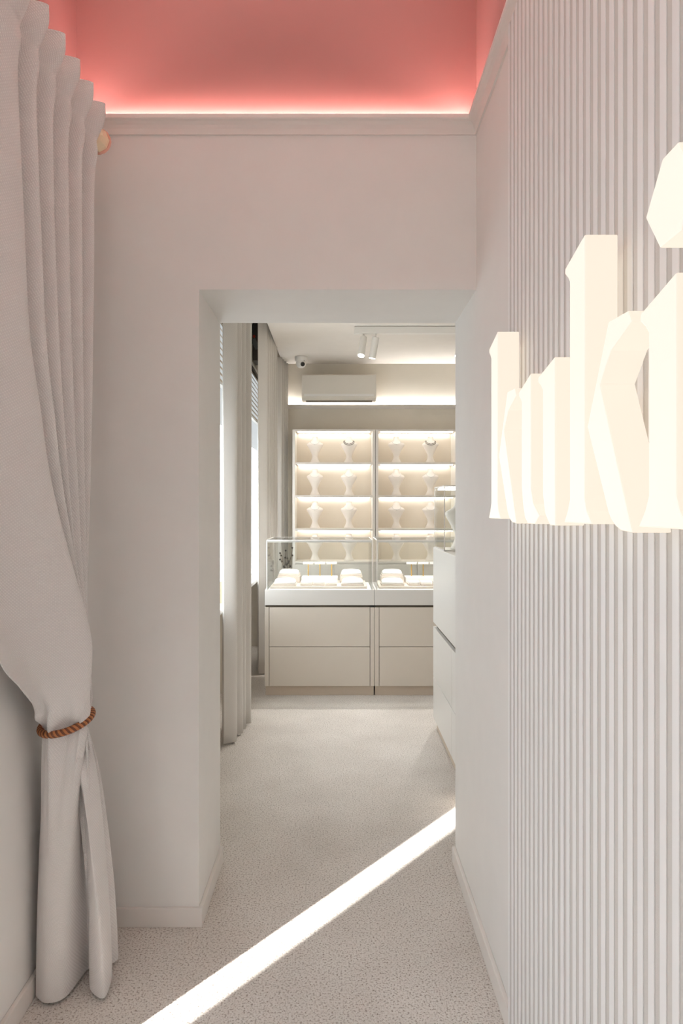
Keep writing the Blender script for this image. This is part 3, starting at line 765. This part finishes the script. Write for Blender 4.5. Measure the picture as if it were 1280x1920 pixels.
tr = tag(box('light_track', 'white', (0.129, 2.4, 5.49, 5.53, ZB - 0.060, ZB - 0.004), bevel=0.002), 'long white lighting track mounted on the back room ceiling', 'light track')
def spot(x, label, lit, aim, energy):
    t = thing('track_spotlight', label, 'spotlight', (x, 5.51, ZB - 0.060), 'white cylinder spotlights on the ceiling track')
    B().tube([(0, 0, 0), (0, 0, -0.03)], 0.006, 8).build('stem', 'white', t)
    hd = B().lathe([(0.026, -0.165), (0.0285, -0.165), (0.0285, 0.0), (0.026, 0.003), (0.0, 0.003)][::-1], seg=24).build('housing', 'white', t, bevel=0.0)
    d = Vector(aim).normalized()
    hd.rotation_euler = (-d).to_track_quat('Z', 'Y').to_euler(); hd.location = Vector((0, 0, -0.03))
    ln = B().lathe([(0.024, -0.1655), (0.0245, -0.1675), (0.001, -0.1685)], seg=20).build('lens', 'lens', t); ln.rotation_euler = hd.rotation_euler; ln.location = hd.location
    ld = bpy.data.lights.new('spot_beam', 'SPOT'); ld.energy = energy; ld.spot_size = math.radians(60); ld.spot_blend = 0.7; ld.color = (1, 0.98, 0.94); ld.shadow_soft_size = 0.025
    lo = bpy.data.objects.new('spot_beam', ld); COL.objects.link(lo); lo.parent = t; lo.location = Vector((0, 0, -0.03)) + d * 0.172; lo.rotation_euler = d.to_track_quat('-Z', 'Y').to_euler()
    return t
spot(0.205, 'white cylinder spotlight with lit lens facing forward, left of the close pair', True, (-0.14, -0.30, -0.95), 65)
spot(0.302, 'white cylinder spotlight tilted away, right of the close pair', True, (-0.17, 0.16, -0.97), 65)
spot(0.985, 'white cylinder spotlight cut off by the door jamb at the right end', True, (-0.15, -0.25, -0.95), 65)
spot(1.75, 'added white cylinder spotlight out of view, farthest right on the track', True, (-0.1, 0.2, -0.97), 90)  # unseen spotlight added to brighten the back room

# ------------------------------------------------------------------ small things
sd = thing('carved_ornament', 'small tan plaque with dark vine carving on the window sill', 'ornament', (-0.742, 4.40, 0.775))
B().box(-0.012, 0.006, -0.05, 0.05, 0, 0.138).build('plaque', 'tan', sd, bevel=0.002)
for k in range(3):
    B().tube([(0.009, -0.04 + 0.03 * k + 0.018 * math.sin(j * 0.8 + k), 0.004 + j * 0.0105) for j in range(13)], 0.0055, 6).build('vine', 'bronze', sd)
tw = thing('twig_vase', 'thin twigs with small dark leaves behind the left glass counter', 'twigs', (-0.475, 6.22, 0))
B().lathe([(0.055, 0), (0.07, 0.03), (0.075, 0.25), (0.05, 0.5), (0.028, 0.66), (0.034, 0.70)], seg=20).build('vase', 'white', tw, smooth=True)
for k in range(6):
    ang = k * 1.1; top = Vector((0.055 * math.cos(ang) + 0.008 * k - 0.02, 0.05 * math.sin(ang), 0.90 + 0.025 * k))
    pts = [Vector((0, 0, 0.68)).lerp(top, q / 5) + Vector((0.006 * math.sin(q * 2 + k), 0, 0)) for q in range(6)]
    br = B().tube(pts, 0.0022, 5).build('twig', 'twig', tw)
    lb = B()
    for q in range(2, 6):
        p = pts[q]
        lb.lathe([(0.001, -0.010), (0.009, -0.002), (0.009, 0.004), (0.001, 0.010)], c=(p[0] + random.uniform(-.012, .012), p[1], p[2]), seg=7, sy=0.4)
    lb.build('leaves', 'leaf', br)
